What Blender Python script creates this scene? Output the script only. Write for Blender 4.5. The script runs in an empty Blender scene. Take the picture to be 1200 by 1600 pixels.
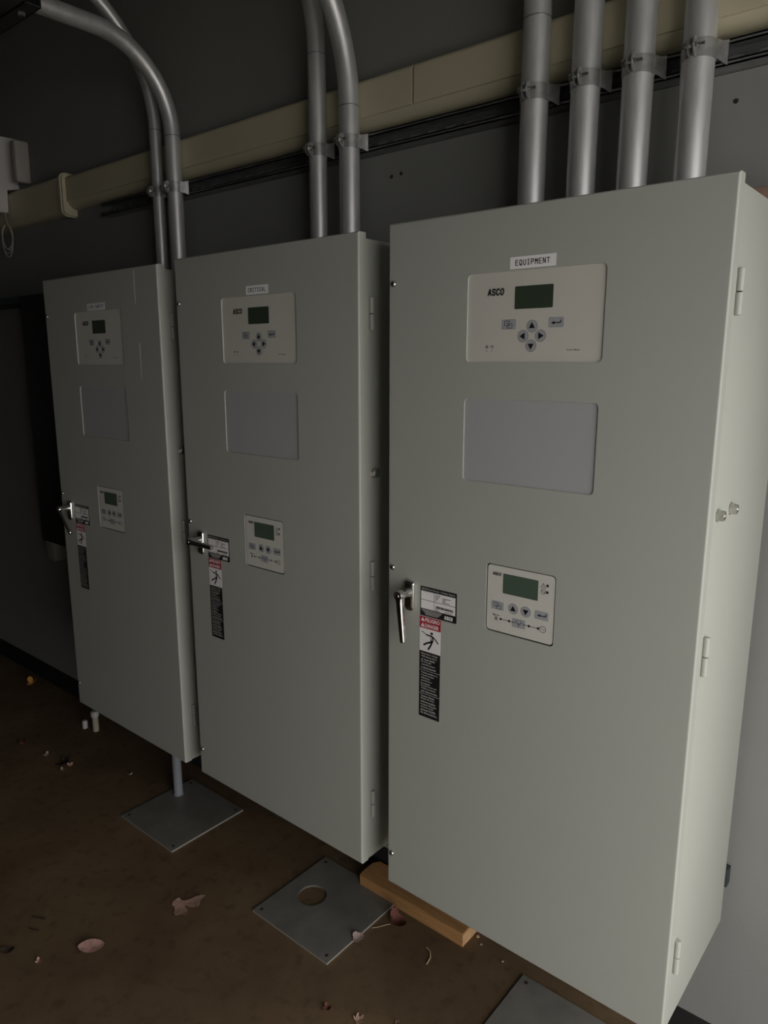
import bpy, bmesh, math, random
from mathutils import Vector, Matrix, Euler
PI = math.pi
random.seed(7)
scene = bpy.context.scene
C = scene.collection

# ------------------------------------------------------------------ materials
def nodes_of(m):
    m.use_nodes = True
    nt = m.node_tree
    return nt, nt.nodes['Principled BSDF']

def mat(name, col, rough=0.5, metal=0.0, var=0.0, scale=8.0, bump=0.0, bscale=200.0,
        spec=0.5, stretch=None, coat=0.0, rvar=0.0):
    m = bpy.data.materials.new(name)
    nt, b = nodes_of(m)
    b.inputs['Base Color'].default_value = (*col, 1)
    b.inputs['Roughness'].default_value = rough
    b.inputs['Metallic'].default_value = metal
    b.inputs['Specular IOR Level'].default_value = spec
    b.inputs['Coat Weight'].default_value = coat
    tc = nt.nodes.new('ShaderNodeTexCoord')
    src = tc.outputs['Object']
    if stretch:
        mp = nt.nodes.new('ShaderNodeMapping')
        mp.inputs['Scale'].default_value = stretch
        nt.links.new(src, mp.inputs['Vector'])
        src = mp.outputs['Vector']
    if var or rvar:
        n = nt.nodes.new('ShaderNodeTexNoise')
        n.inputs['Scale'].default_value = scale
        n.inputs['Detail'].default_value = 6
        n.inputs['Roughness'].default_value = 0.62
        nt.links.new(src, n.inputs['Vector'])
        if var:
            r = nt.nodes.new('ShaderNodeValToRGB')
            r.color_ramp.elements[0].position = 0.32
            r.color_ramp.elements[1].position = 0.68
            r.color_ramp.elements[0].color = (*[c * (1 - var) for c in col], 1)
            r.color_ramp.elements[1].color = (*[min(1, c * (1 + var)) for c in col], 1)
            nt.links.new(n.outputs['Fac'], r.inputs['Fac'])
            nt.links.new(r.outputs['Color'], b.inputs['Base Color'])
        if rvar:
            mr = nt.nodes.new('ShaderNodeMapRange')
            mr.inputs['To Min'].default_value = max(0.05, rough - rvar)
            mr.inputs['To Max'].default_value = min(1, rough + rvar)
            nt.links.new(n.outputs['Fac'], mr.inputs['Value'])
            nt.links.new(mr.outputs['Result'], b.inputs['Roughness'])
    if bump:
        n2 = nt.nodes.new('ShaderNodeTexNoise')
        n2.inputs['Scale'].default_value = bscale
        n2.inputs['Detail'].default_value = 3
        nt.links.new(src, n2.inputs['Vector'])
        bp = nt.nodes.new('ShaderNodeBump')
        bp.inputs['Strength'].default_value = bump
        bp.inputs['Distance'].default_value = 0.002
        nt.links.new(n2.outputs['Fac'], bp.inputs['Height'])
        nt.links.new(bp.outputs['Normal'], b.inputs['Normal'])
    return m

M = {}
M['paint'] = mat('grey_enamel', (0.393, 0.405, 0.360), 0.42, bump=0.06, bscale=420, var=0.015, scale=3, spec=0.4)
M['overlay'] = mat('meter_overlay', (0.56, 0.55, 0.49), 0.5, spec=0.3)
M['ctl_overlay'] = mat('controller_overlay', (0.60, 0.59, 0.53), 0.5, spec=0.3)
M['blank'] = mat('blank_cover', (0.385, 0.39, 0.388), 0.5, spec=0.4)
M['black'] = mat('black_print', (0.012, 0.012, 0.013), 0.5, spec=0.3)
M['gasket'] = mat('black_gasket', (0.006, 0.006, 0.006), 0.8, spec=0.1)
M['lcd_dark'] = mat('meter_lcd', (0.040, 0.056, 0.036), 0.28, spec=0.3)
M['lcd'] = mat('controller_lcd', (0.072, 0.105, 0.074), 0.28, spec=0.3)
M['button'] = mat('membrane_button', (0.34, 0.35, 0.36), 0.5, spec=0.3)
M['white'] = mat('white_vinyl', (0.80, 0.78, 0.76), 0.45, spec=0.3)
M['tape'] = mat('white_label_tape', (0.86, 0.85, 0.85), 0.4, spec=0.4)
M['red'] = mat('red_vinyl', (0.36, 0.025, 0.045), 0.4, spec=0.4)
M['vinyl'] = mat('black_vinyl', (0.014, 0.013, 0.013), 0.45, spec=0.4)
M['print'] = mat('grey_white_print', (0.62, 0.60, 0.57), 0.5)
M['chrome'] = mat('chrome_plate', (0.70, 0.69, 0.66), 0.18, 1.0, rvar=0.06, scale=20)
M['screw'] = mat('zinc_screw', (0.62, 0.61, 0.57), 0.28, 0.95)
M['emt'] = mat('galvanised_tube', (0.64, 0.645, 0.63), 0.42, 0.6, var=0.10, scale=14, stretch=(3, 3, .6),
               rvar=0.08, bump=0.05, bscale=300)
M['strap'] = mat('zinc_strap', (0.47, 0.47, 0.46), 0.38, 0.75, var=0.22, scale=60)
M['strut'] = mat('galvanised_channel', (0.34, 0.35, 0.35), 0.45, 0.8, var=0.15, scale=30)
M['dark_strut'] = mat('dark_channel', (0.06, 0.06, 0.06), 0.5, 0.6)
M['ivory'] = mat('ivory_plastic', (0.56, 0.515, 0.355), 0.42, var=0.03, scale=5, spec=0.4)
M['wall'] = mat('grey_wall_paint', (0.235, 0.237, 0.222), 0.75, var=0.05, scale=2.5, bump=0.12, bscale=160, spec=0.25)
M['ceiling'] = mat('grey_ceiling_paint', (0.22, 0.22, 0.215), 0.8, var=0.05, scale=2.0, bump=0.1, bscale=120, spec=0.2)
M['base'] = mat('black_rubber', (0.014, 0.014, 0.014), 0.6, spec=0.3)
M['plate'] = mat('weathered_steel', (0.165, 0.158, 0.138), 0.5, 0.1, var=0.20, scale=9, rvar=0.1)
M['edge'] = mat('steel_edge', (0.50, 0.47, 0.42), 0.4, 0.5)
M['wood'] = mat('pine', (0.40, 0.215, 0.085), 0.65, var=0.20, scale=9, stretch=(1, 14, 14), spec=0.25)
M['endgrain'] = mat('pine_end', (0.54, 0.33, 0.17), 0.75, var=0.15, scale=60, spec=0.2)
M['dark_panel'] = mat('dark_enamel', (0.030, 0.038, 0.040), 0.5, spec=0.3)
M['box_grey'] = mat('old_grey_box', (0.30, 0.29, 0.24), 0.5)
M['white_box'] = mat('white_plastic', (0.66, 0.64, 0.60), 0.45)
M['beige_box'] = mat('beige_plastic', (0.40, 0.37, 0.33), 0.5)
M['cord'] = mat('cream_cord', (0.45, 0.43, 0.38), 0.5)
M['pvc'] = mat('beige_pvc', (0.42, 0.39, 0.29), 0.45)
M['pvc_cap'] = mat('pale_pvc', (0.52, 0.51, 0.48), 0.45)
M['tube_grey'] = mat('grey_pvc_tube', (0.25, 0.27, 0.29), 0.5)
M['leaf_tan'] = mat('dry_leaf_tan', (0.42, 0.27, 0.20), 0.7, var=0.2, scale=40, spec=0.2)
M['leaf_pink'] = mat('dry_leaf_pink', (0.30, 0.175, 0.145), 0.7, var=0.25, scale=50, spec=0.2)
M['leaf_red'] = mat('dry_leaf_red', (0.13, 0.048, 0.036), 0.65, var=0.3, scale=50, spec=0.2)
M['leaf_pale'] = mat('dry_leaf_pale', (0.38, 0.29, 0.26), 0.7, var=0.15, scale=50, spec=0.2)
M['leaf_orange'] = mat('dry_leaf_orange', (0.55, 0.27, 0.07), 0.7, var=0.15, scale=50, spec=0.2)
M['debris'] = mat('dark_debris', (0.035, 0.025, 0.018), 0.8, spec=0.2)
M['straw'] = mat('straw', (0.55, 0.42, 0.26), 0.7, spec=0.2)
M['mottled'] = mat('mottled_brown', (0.30, 0.20, 0.15), 0.8, var=0.2, scale=30, spec=0.15)
M['sliver'] = mat('pale_grey', (0.75, 0.75, 0.70), 0.4)

# painted concrete floor: brown with worn, dusty patches
def floor_mat():
    m = bpy.data.materials.new('brown_painted_concrete')
    nt, b = nodes_of(m)
    tc = nt.nodes.new('ShaderNodeTexCoord')
    n = nt.nodes.new('ShaderNodeTexNoise'); n.inputs['Scale'].default_value = 2.2
    n.inputs['Detail'].default_value = 8; n.inputs['Roughness'].default_value = 0.6
    nt.links.new(tc.outputs['Object'], n.inputs['Vector'])
    r = nt.nodes.new('ShaderNodeValToRGB')
    e = r.color_ramp.elements
    e[0].position = 0.3; e[0].color = (0.085, 0.051, 0.029, 1)
    e[1].position = 0.7; e[1].color = (0.165, 0.117, 0.065, 1)
    x = e.new(0.5); x.color = (0.125, 0.083, 0.045, 1)
    nt.links.new(n.outputs['Fac'], r.inputs['Fac'])
    n3 = nt.nodes.new('ShaderNodeTexNoise'); n3.inputs['Scale'].default_value = 28
    n3.inputs['Detail'].default_value = 6
    nt.links.new(tc.outputs['Object'], n3.inputs['Vector'])
    r3 = nt.nodes.new('ShaderNodeValToRGB')
    r3.color_ramp.elements[0].position = 0.30; r3.color_ramp.elements[0].color = (0.55, 0.55, 0.55, 1)
    r3.color_ramp.elements[1].position = 0.46; r3.color_ramp.elements[1].color = (1, 1, 1, 1)
    nt.links.new(n3.outputs['Fac'], r3.inputs['Fac'])
    mx = nt.nodes.new('ShaderNodeMix'); mx.data_type = 'RGBA'; mx.blend_type = 'MULTIPLY'
    mx.inputs['Factor'].default_value = 0.6
    nt.links.new(r.outputs['Color'], mx.inputs['A']); nt.links.new(r3.outputs['Color'], mx.inputs['B'])
    nt.links.new(mx.outputs['Result'], b.inputs['Base Color'])
    b.inputs['Roughness'].default_value = 0.72
    b.inputs['Specular IOR Level'].default_value = 0.25
    n2 = nt.nodes.new('ShaderNodeTexNoise'); n2.inputs['Scale'].default_value = 90
    nt.links.new(tc.outputs['Object'], n2.inputs['Vector'])
    bp = nt.nodes.new('ShaderNodeBump'); bp.inputs['Strength'].default_value = 0.15
    bp.inputs['Distance'].default_value = 0.003
    nt.links.new(n2.outputs['Fac'], bp.inputs['Height']); nt.links.new(bp.outputs['Normal'], b.inputs['Normal'])
    return m
M['floor'] = floor_mat()

# ------------------------------------------------------------------ mesh builder
class MB:
    def __init__(self):
        self.v = []; self.f = []; self.m = []; self.mats = []
    def mi(self, m):
        if m not in self.mats: self.mats.append(m)
        return self.mats.index(m)
    def add(self, vs, fs, m):
        k = len(self.v); i = self.mi(m)
        self.v += [tuple(v) for v in vs]
        for f in fs:
            self.f.append([a + k for a in f]); self.m.append(i)
        return self
    def bm(self, bm, m, mw=None):
        bm.verts.ensure_lookup_table(); bm.verts.index_update()
        vs = [(mw @ v.co if mw else v.co.copy()) for v in bm.verts]
        fs = [[l.vert.index for l in f.loops] for f in bm.faces]
        bm.free()
        return self.add(vs, fs, m)
    def box(self, x0, x1, y0, y1, z0, z1, m, bev=0.0, seg=2):
        b = bmesh.new()
        bmesh.ops.create_cube(b, size=1)
        for v in b.verts:
            v.co = Vector(((x0 + x1) / 2 + v.co.x * (x1 - x0), (y0 + y1) / 2 + v.co.y * (y1 - y0),
                           (z0 + z1) / 2 + v.co.z * (z1 - z0)))
        if bev:
            bmesh.ops.bevel(b, geom=list(b.edges), offset=bev, segments=seg, profile=0.5, affect='EDGES')
        return self.bm(b, m)
    def prism(self, loop, y0, y1, m):
        """loop of (x, z), extruded along y from y0 (front) to y1"""
        n = len(loop)
        vs = [(x, y0, z) for x, z in loop] + [(x, y1, z) for x, z in loop]
        fs = [list(range(n)), list(range(2 * n - 1, n - 1, -1))]
        fs += [[i, i + n, (i + 1) % n + n, (i + 1) % n] for i in range(n)]
        return self.add(vs, fs, m)
    def cyl(self, p0, p1, r0, m, r1=None, n=24, cap=True):
        p0 = Vector(p0); p1 = Vector(p1); r1 = r0 if r1 is None else r1
        d = (p1 - p0).normalized()
        a = d.orthogonal().normalized(); b = d.cross(a)
        vs = []
        for p, r in ((p0, r0), (p1, r1)):
            for i in range(n):
                t = 2 * PI * i / n
                vs.append(p + a * (r * math.cos(t)) + b * (r * math.sin(t)))
        fs = [[i, (i + 1) % n, (i + 1) % n + n, i + n] for i in range(n)]
        if cap: fs += [list(range(n - 1, -1, -1)), list(range(n, 2 * n))]
        return self.add(vs, fs, m)
    def lathe(self, p0, axis, prof, m, n=24):
        """prof: list of (distance along axis, radius)"""
        p0 = Vector(p0); d = Vector(axis).normalized()
        a = d.orthogonal().normalized(); b = d.cross(a)
        vs = []; fs = []
        for h, r in prof:
            for i in range(n):
                t = 2 * PI * i / n
                vs.append(p0 + d * h + a * (max(r, 1e-5) * math.cos(t)) + b * (max(r, 1e-5) * math.sin(t)))
        for k in range(len(prof) - 1):
            for i in range(n):
                j = (i + 1) % n
                fs.append([k * n + i, k * n + j, (k + 1) * n + j, (k + 1) * n + i])
        fs.append(list(range(n - 1, -1, -1)))
        fs.append([(len(prof) - 1) * n + i for i in range(n)])
        return self.add(vs, fs, m)
    def tube(self, pts, r, m, n=20, cap=True):
        pts = [Vector(p) for p in pts]
        N = len(pts)
        tan = []
        for i in range(N):
            t = (pts[min(i + 1, N - 1)] - pts[max(i - 1, 0)])
            tan.append(t.normalized())
        a = tan[0].orthogonal().normalized()
        vs = []; fs = []
        for i in range(N):
            a = (a - tan[i] * a.dot(tan[i])).normalized()
            b = tan[i].cross(a)
            rr = r[i] if isinstance(r, (list, tuple)) else r
            for k in range(n):
                t = 2 * PI * k / n
                vs.append(pts[i] + a * (rr * math.cos(t)) + b * (rr * math.sin(t)))
        for i in range(N - 1):
            for k in range(n):
                j = (k + 1) % n
                fs.append([i * n + k, i * n + j, (i + 1) * n + j, (i + 1) * n + k])
        if cap:
            fs.append(list(range(n - 1, -1, -1))); fs.append([(N - 1) * n + k for k in range(n)])
        return self.add(vs, fs, m)
    def text(self, s, x0, x1, z0, z1, y, m, bold=0.0, th=0.00015, spacing=1.0):
        """lettering whose ink box fills x0..x1, z0..z1 on the plane y (facing -y)"""
        vs, fs = text_mesh(s, bold, spacing)
        if not vs: return self
        ax = min(v[0] for v in vs); bx = max(v[0] for v in vs)
        az = min(v[1] for v in vs); bz = max(v[1] for v in vs)
        sx = (x1 - x0) / (bx - ax); sz = (z1 - z0) / (bz - az)
        out = [(x0 + (v[0] - ax) * sx, y - th, z0 + (v[1] - az) * sz) for v in vs]
        return self.add(out, fs, m)
    def build(self, name, parent=None, off=(0, 0, 0), sharp=35):
        me = bpy.data.meshes.new(name)
        o = Vector(off)
        me.from_pydata([tuple(Vector(v) + o) for v in self.v], [], self.f)
        for m in self.mats: me.materials.append(M[m])
        for p, i in zip(me.polygons, self.m): p.material_index = i
        b = bmesh.new(); b.from_mesh(me)
        bmesh.ops.recalc_face_normals(b, faces=b.faces)
        b.to_mesh(me); b.free()
        me.shade_smooth()
        me.set_sharp_from_angle(angle=math.radians(sharp))
        ob = bpy.data.objects.new(name, me)
        C.objects.link(ob)
        if parent: ob.parent = parent
        return ob

_tx = {}
def text_mesh(s, bold, spacing=1.0):
    k = (s, bold, spacing)
    if k not in _tx:
        cu = bpy.data.curves.new('lettering', 'FONT')
        cu.body = s; cu.size = 1; cu.offset = bold; cu.resolution_u = 3
        cu.space_character = spacing
        ob = bpy.data.objects.new('lettering', cu)
        C.objects.link(ob)
        dg = bpy.context.evaluated_depsgraph_get(); dg.update()
        me = ob.evaluated_get(dg).to_mesh()
        _tx[k] = ([tuple(v.co) for v in me.vertices], [list(p.vertices) for p in me.polygons])
        ob.evaluated_get(dg).to_mesh_clear()
        bpy.data.objects.remove(ob); bpy.data.curves.remove(cu)
    return _tx[k]

def rrect(x0, x1, z0, z1, r, n=5):
    pts = []
    for cx, cz, a0 in ((x1 - r, z1 - r, 0), (x0 + r, z1 - r, 90), (x0 + r, z0 + r, 180), (x1 - r, z0 + r, 270)):
        for i in range(n + 1):
            t = math.radians(a0 + 90 * i / n)
            pts.append((cx + r * math.cos(t), cz + r * math.sin(t)))
    return pts

def circ(cx, cz, r, n=28):
    return [(cx + r * math.cos(2 * PI * i / n), cz + r * math.sin(2 * PI * i / n)) for i in range(n)]

def tag(o, label=None, cat=None, group=None, kind=None):
    if label: o['label'] = label
    if cat: o['category'] = cat
    if group: o['group'] = group
    if kind: o['kind'] = kind
    return o

def empty(name, loc):
    o = bpy.data.objects.new(name, None)
    o.empty_display_size = 0.05
    o.location = loc
    C.objects.link(o)
    return o

def struct(mb, name):
    return tag(mb.build(name), kind='structure')

GLYPH = {
    'E': [[(1, 1), (0, 1), (0, 0), (1, 0)], [(0, .52), (.8, .52)]],
    'Q': [[(.3, 0), (.7, 0), (1, .25), (1, .75), (.7, 1), (.3, 1), (0, .75), (0, .25), (.3, 0)], [(.6, .22), (.95, -.12)]],
    'U': [[(0, 1), (0, .22), (.28, 0), (.72, 0), (1, .22), (1, 1)]],
    'I': [[(.2, 1), (.8, 1)], [(.5, 1), (.5, 0)], [(.2, 0), (.8, 0)]],
    'P': [[(0, 0), (0, 1), (.72, 1), (1, .85), (1, .62), (.72, .46), (0, .46)]],
    'M': [[(0, 0), (0, 1), (.5, .5), (1, 1), (1, 0)]],
    'N': [[(0, 0), (0, 1), (1, 0), (1, 1)]],
    'T': [[(0, 1), (1, 1)], [(.5, 1), (.5, 0)]],
    'C': [[(1, .78), (.72, 1), (.28, 1), (0, .78), (0, .22), (.28, 0), (.72, 0), (1, .22)]],
    'R': [[(0, 0), (0, 1), (.72, 1), (1, .85), (1, .62), (.72, .48), (0, .48)], [(.5, .48), (1, 0)]],
    'A': [[(0, 0), (.42, 1), (.58, 1), (1, 0)], [(.15, .30), (.85, .30)]],
    'L': [[(0, 1), (0, 0), (1, 0)]],
    'F': [[(1, 1), (0, 1), (0, 0)], [(0, .52), (.8, .52)]],
    'S': [[(1, .80), (.75, 1), (.25, 1), (0, .82), (0, .66), (.25, .53), (.75, .47), (1, .34), (1, .18), (.75, 0), (.25, 0), (0, .20)]],
    'Y': [[(0, 1), (.5, .5), (1, 1)], [(.5, .5), (.5, 0)]],
    'O': [[(.3, 0), (.7, 0), (1, .25), (1, .75), (.7, 1), (.3, 1), (0, .75), (0, .25), (.3, 0)]],
}
def stroke_text(mb, s, x0, x1, z0, z1, wd, y, m, gap=.35, slant=0.0, th=.0002):
    """block capitals drawn as strokes of width wd, filling x0..x1, z0..z1"""
    n = len(s)
    cw = (x1 - x0) / (n + gap * (n - 1))
    for i, ch in enumerate(s):
        if ch == ' ': continue
        ox = x0 + i * cw * (1 + gap)
        for pl in GLYPH[ch]:
            pts = [(ox + wd / 2 + px * (cw - wd) + slant * pz * (z1 - z0), z0 + wd / 2 + pz * (z1 - z0 - wd)) for px, pz in pl]
            closed = pl[0] == pl[-1]
            for k, (a, b) in enumerate(zip(pts[:-1], pts[1:])):
                L = math.hypot(b[0] - a[0], b[1] - a[1]) or 1
                e = wd * .42
                ux, uz = (b[0] - a[0]) / L * e, (b[1] - a[1]) / L * e
                stroke(mb, [(a[0] - ux, a[1] - uz), (b[0] + ux, b[1] + uz)], wd, y - .00001 * (k % 3), m, th)
    return mb

def fine_print(mb, x0, x1, z0, z1, y, m, seed):
    """print too small to read in the photograph: a row of word-length dashes"""
    r = random.Random(seed)
    x = x0
    while x < x1 - .0006:
        w = min(r.uniform(.0016, .0045), x1 - x)
        stroke(mb, [(x, (z0 + z1) / 2), (x + w, (z0 + z1) / 2)], (z1 - z0) * .8, y, m)
        x += w + .0006

# ------------------------------------------------------------------ room
YW = 0.38            # face of the back wall
ZC = 2.78            # ceiling
XL, XR, YF, YD = -7.0, 1.60, -1.6, -5.0
struct(MB().box(XL - .1, XR + .1, YD - .1, YW + .1, -0.1, 0, 'floor'), 'floor')
struct(MB().box(XL - .1, XR + .1, YD - .1, YW + .1, ZC, ZC + .1, 'ceiling'), 'ceiling')
struct(MB().box(XL - .1, XR + .1, YW, YW + .1, 0, ZC, 'wall'), 'wall_back')
struct(MB().box(XL - .1, XL, YD, YW, 0, ZC, 'wall'), 'wall_left')
# a wide doorway in the right wall, standing open, lets the daylight in
OY0, OY1, OZ = -1.50, 0.10, 1.98
XS = 0.6
w = MB()                                # unseen wall, its step added to keep bounced light off the left cabinet
w.box(XS, XR + .1, YF - .1, YF, 0, ZC, 'wall')
w.box(XS, XS + .1, YD - .1, YF - .1, 0, ZC, 'wall')
w.box(XL - .1, XS + .1, YD - .1, YD, 0, ZC, 'wall')
struct(w, 'wall_front')
w = MB()
w.box(XR, XR + .1, YF, OY0, 0, ZC, 'wall')
w.box(XR, XR + .1, OY1, YW, 0, ZC, 'wall')
w.box(XR, XR + .1, OY0, OY1, OZ, ZC, 'wall')
struct(w, 'wall_right')
b = MB()
prof = [(YW, 0), (YW - .012, 0), (YW - .008, .012), (YW - .004, .02), (YW - .004, .076), (YW - .002, .08), (YW, .08)]
n = len(prof)
vs = [(x, y, z) for x in (XL, XR) for y, z in prof]
b.add(vs, [list(range(n)), list(range(2 * n - 1, n - 1, -1))] + [[i, i + 1, i + 1 + n, i + n] for i in range(n - 1)], 'base')
struct(b, 'baseboard_back')

# ------------------------------------------------------------------ transfer switch cabinets
W, H, DT = 0.61, 1.39, 0.0222
OFF = (-W / 2, -0.18, H)           # door-local (x, y, z from the door top) -> root-local
PM = (0.1785, 0.4310, -0.2525, -0.1030)
BL = (0.1765, 0.4295, -0.4630, -0.3150)
CT = (0.2335, 0.3725, -0.7385, -0.6100)

def door_mesh():
    mb = MB()
    bv = 0.004
    holes = [rrect(*PM, 0.009), rrect(*BL, 0.008), rrect(*CT, 0.007)]
    bm = bmesh.new()
    outer = [(bv, -bv), (W - bv, -bv), (W - bv, -H + bv), (bv, -H + bv)]
    for lp in [outer] + holes:
        vv = [bm.verts.new((x, 0, z)) for x, z in lp]
        for i in range(len(vv)): bm.edges.new((vv[i], vv[(i + 1) % len(vv)]))
    bmesh.ops.triangle_fill(bm, use_beauty=True, use_dissolve=False, edges=list(bm.edges), normal=(0, -1, 0))
    mb.bm(bm, 'paint')
    # rolled edge and return flange
    rings = []
    for ins, y in ((bv, 0), (bv * .62, bv * .08), (bv * .29, bv * .29), (bv * .08, bv * .62), (0, bv), (0, DT), (0.0018, DT), (0.0018, 0.004)):
        rings.append([(ins, y, -ins), (W - ins, y, -ins), (W - ins, y, -H + ins), (ins, y, -H + ins)])
    for k in range(len(rings) - 1):
        mb.add(rings[k] + rings[k + 1], [[i, (i + 1) % 4, (i + 1) % 4 + 4, i + 4] for i in range(4)], 'paint')
    # sheet-metal edges of the three cut-outs
    for lp in holes:
        n = len(lp)
        mb.add([(x, 0, z) for x, z in lp] + [(x, 0.003, z) for x, z in lp],
               [[i, (i + 1) % n, (i + 1) % n + n, i + n] for i in range(n)], 'paint')
    return mb

def tri(cx, cz, s, d):
    k = {'u': 90, 'd': 270, 'l': 180, 'r': 0}[d]
    return [(cx + s * math.cos(math.radians(k + a)), cz + s * math.sin(math.radians(k + a))) for a in (0, 120, 240)]

def stroke(mb, pts, wd, y, m, th=0.0002):
    for (x0, z0), (x1, z1) in zip(pts[:-1], pts[1:]):
        dx, dz = x1 - x0, z1 - z0
        L = math.hypot(dx, dz) or 1
        nx, nz = -dz / L * wd / 2, dx / L * wd / 2
        mb.prism([(x0 + nx, z0 + nz), (x1 + nx, z1 + nz), (x1 - nx, z1 - nz), (x0 - nx, z0 - nz)], y - th, y, m)

def copy_icon(mb, cx, cz, y, s=1.0):
    q = lambda *p: [(cx + a * s, cz + b_ * s) for a, b_ in p]
    stroke(mb, q((-.0075, .0055), (.0015, .0055), (.0015, -.002), (-.0075, -.002), (-.0075, .0055)), .0007, y, 'black')
    stroke(mb, q((-.0025, -.001), (-.0025, -.0062), (.0068, -.0062), (.0068, .001), (.003, .001)), .0007, y, 'black')
    stroke(mb, q((-.004, .003), (.002, -.002)), .0008, y, 'black')

def enter_icon(mb, cx, cz, y):
    stroke(mb, [(cx + .0082, cz + .0042), (cx + .0082, cz - .0002), (cx - .004, cz - .0002)], .0017, y, 'black')
    mb.prism([(cx - .0090, cz - .0002), (cx - .003, cz + .0024), (cx - .003, cz - .0028)], y - .0002, y, 'black')

def ring(mb, cx, cz, r, wd, y, m):
    pts = circ(cx, cz, r, 20); stroke(mb, pts + pts[:1], wd, y, m)

def wave(mb, cx, cz, s, y):
    pts = [(cx - s + 2 * s * i / 10, cz + .5 * s * math.sin(2 * PI * i / 10)) for i in range(11)]
    stroke(mb, pts, .0005, y, 'black')

def common_parts(root):
    """everything the three cabinets share, built once"""
    P = {}
    e = MB()
    e.box(0.003, 0.6085, DT + .0005, 0.352, -1.3892, -0.0105, 'paint', 0.0015)
    e.build('enclosure_box', root, OFF)
    door_mesh().build('door', root, OFF)
    # dark welded tab that holds the back of the box off the wall
    for x0, x1 in ((0.585, 0.6128), (-0.0015, 0.03)):
        for z in (-0.10, -1.290):
            t = MB().box(x0, x1, 0.3525, YW - .0062, z - .02, z + .02, 'dark_panel', 0.001)
            t.build('mounting_tab', root, OFF)
    # hinges
    for z in (-0.154, -0.703, -1.250):
        h = MB()
        cx, cy, r = 0.6125, 0.0365, 0.0056
        h.lathe((cx, cy, z + .0008), (0, 0, 1), [(0, r * .9), (.0006, r), (.0305, r), (.0315, r * .85), (.0318, r * .5)], 'paint', 16)
        h.lathe((cx, cy, z - .0008), (0, 0, -1), [(0, r * .9), (.0006, r), (.0305, r), (.0315, r * .85), (.0318, r * .5)], 'paint', 16)
        h.cyl((cx, cy, z - .001), (cx, cy, z + .001), r * .55, 'gasket', n=10)
        h.build('hinge', root, OFF)
    # hex bolts on the right side
    for y in (0.0465, 0.1160):
        h = MB()
        h.cyl((0.607, y, -0.479), (0.6088, y, -0.479), 0.0104, 'screw', n=24)
        h.cyl((0.6085, y, -0.479), (0.6160, y, -0.479), 0.0094, 'screw', n=6)
        h.lathe((0.6158, y, -0.479), (1, 0, 0), [(0, .0078), (.0030, .0078), (.0036, .0070), (.0037, .0045), (.0024, .0040), (.0024, .001)], 'screw', 18)
        h.build('side_bolt', root, OFF)
    # door screws
    for z in (-0.1077, -0.6590, -1.3140):
        s = MB()
        s.lathe((0.0125, 0, z), (0, -1, 0), [(0, .0062), (.0008, .0062), (.001, .0052), (.0025, .0048), (.0036, .0036), (.0038, .002)], 'screw', 18)
        s.box(.0125 - .0034, .0125 + .0034, -.0042, -.0030, z - .0006, z + .0006, 'gasket')
        s.box(.0125 - .0006, .0125 + .0006, -.0042, -.0030, z - .0034, z + .0034, 'gasket')
        s.build('door_screw', root, OFF)
    # power meter
    y = 0.0024
    p = MB(); p.prism(rrect(*PM, 0.009), y, y + .0012, 'overlay')
    pm = p.build('power_meter', root, OFF)
    s = MB(); s.prism(rrect(0.2712, 0.3414, -0.1648, -0.1281, .002), y - .0003, y + .0002, 'lcd_dark'); s.build('display_screen', pm, OFF)
    for cx, cz, d in ((0.3054, -.1932, 'u'), (0.2893, -.2090, 'l'), (0.3213, -.2090, 'r'), (0.3045, -.2247, 'd')):
        k = MB(); k.prism(circ(cx, cz, 0.0100), y - .0002, y + .0002, 'black'); k.prism(circ(cx, cz, 0.0096), y - .0005, y + .0002, 'button')
        k.prism(tri(cx, cz, 0.0064, d), y - .0008, y - .0004, 'black'); k.build('arrow_button', pm, OFF)
    k = MB(); k.prism(rrect(.2479, .2743, -.1970, -.1812, .002), y - .0002, y + .0002, 'black')
    k.prism(rrect(.2482, .2740, -.1967, -.1815, .002), y - .0005, y + .0002, 'button')
    copy_icon(k, .2612, -.1890, y - .0005); k.build('menu_button', pm, OFF)
    k = MB(); k.prism(rrect(.3361, .3614, -.1960, -.1805, .002), y - .0002, y + .0002, 'black')
    k.prism(rrect(.3364, .3611, -.1957, -.1808, .002), y - .0005, y + .0002, 'button')
    enter_icon(k, .3487, -.1888, y - .0005); k.build('enter_button', pm, OFF)
    t = MB()
    stroke_text(t, 'ASCO', .2178, .2498, -.1410, -.1290, .0024, y, 'black', gap=.10, slant=.06)
    t.text('TM', .2512, .2532, -.1298, -.1290, y, 'black')
    t.build('brand_logo', pm, OFF); t = MB()
    ring(t, .2194, -.2256, .0022, .0008, y, 'black'); stroke(t, [(.2185, -.2256), (.2203, -.2256)], .0006, y, 'black')
    stroke(t, [(.2194, -.2247), (.2194, -.2256)], .0006, y, 'black')
    ring(t, .2300, -.2257, .0021, .0008, y, 'black'); stroke(t, [(.2288, -.2272), (.2314, -.2240)], .0009, y, 'overlay', .0004)
    for cx in (.2195, .2298): t.prism(circ(cx, -.2322, .0009, 10), y - .0002, y, 'black')
    t.build('indicator_symbols', pm, OFF); t = MB()
    t.text('Power Meter', .3690, .3926, -.2332, -.2310, y, 'black', bold=.02)
    t.build('lettering', pm, OFF)
    # blank cover
    MB().prism(rrect(*BL, 0.008), 0.0022, 0.0032, 'blank').build('blank_cover', root, OFF)
    # controller: black gasket well, raised membrane
    g = MB(); g.prism(rrect(*CT, 0.007), 0.0045, 0.006, 'gasket')
    ct = g.build('switch_controller', root, OFF)
    y = 0.0008
    g = MB(); g.prism(rrect(CT[0] + .0028, CT[1] - .0022, CT[2] + .0026, CT[3] - .0020, .006), y, 0.0046, 'ctl_overlay'); g.build('membrane', ct, OFF)
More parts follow.
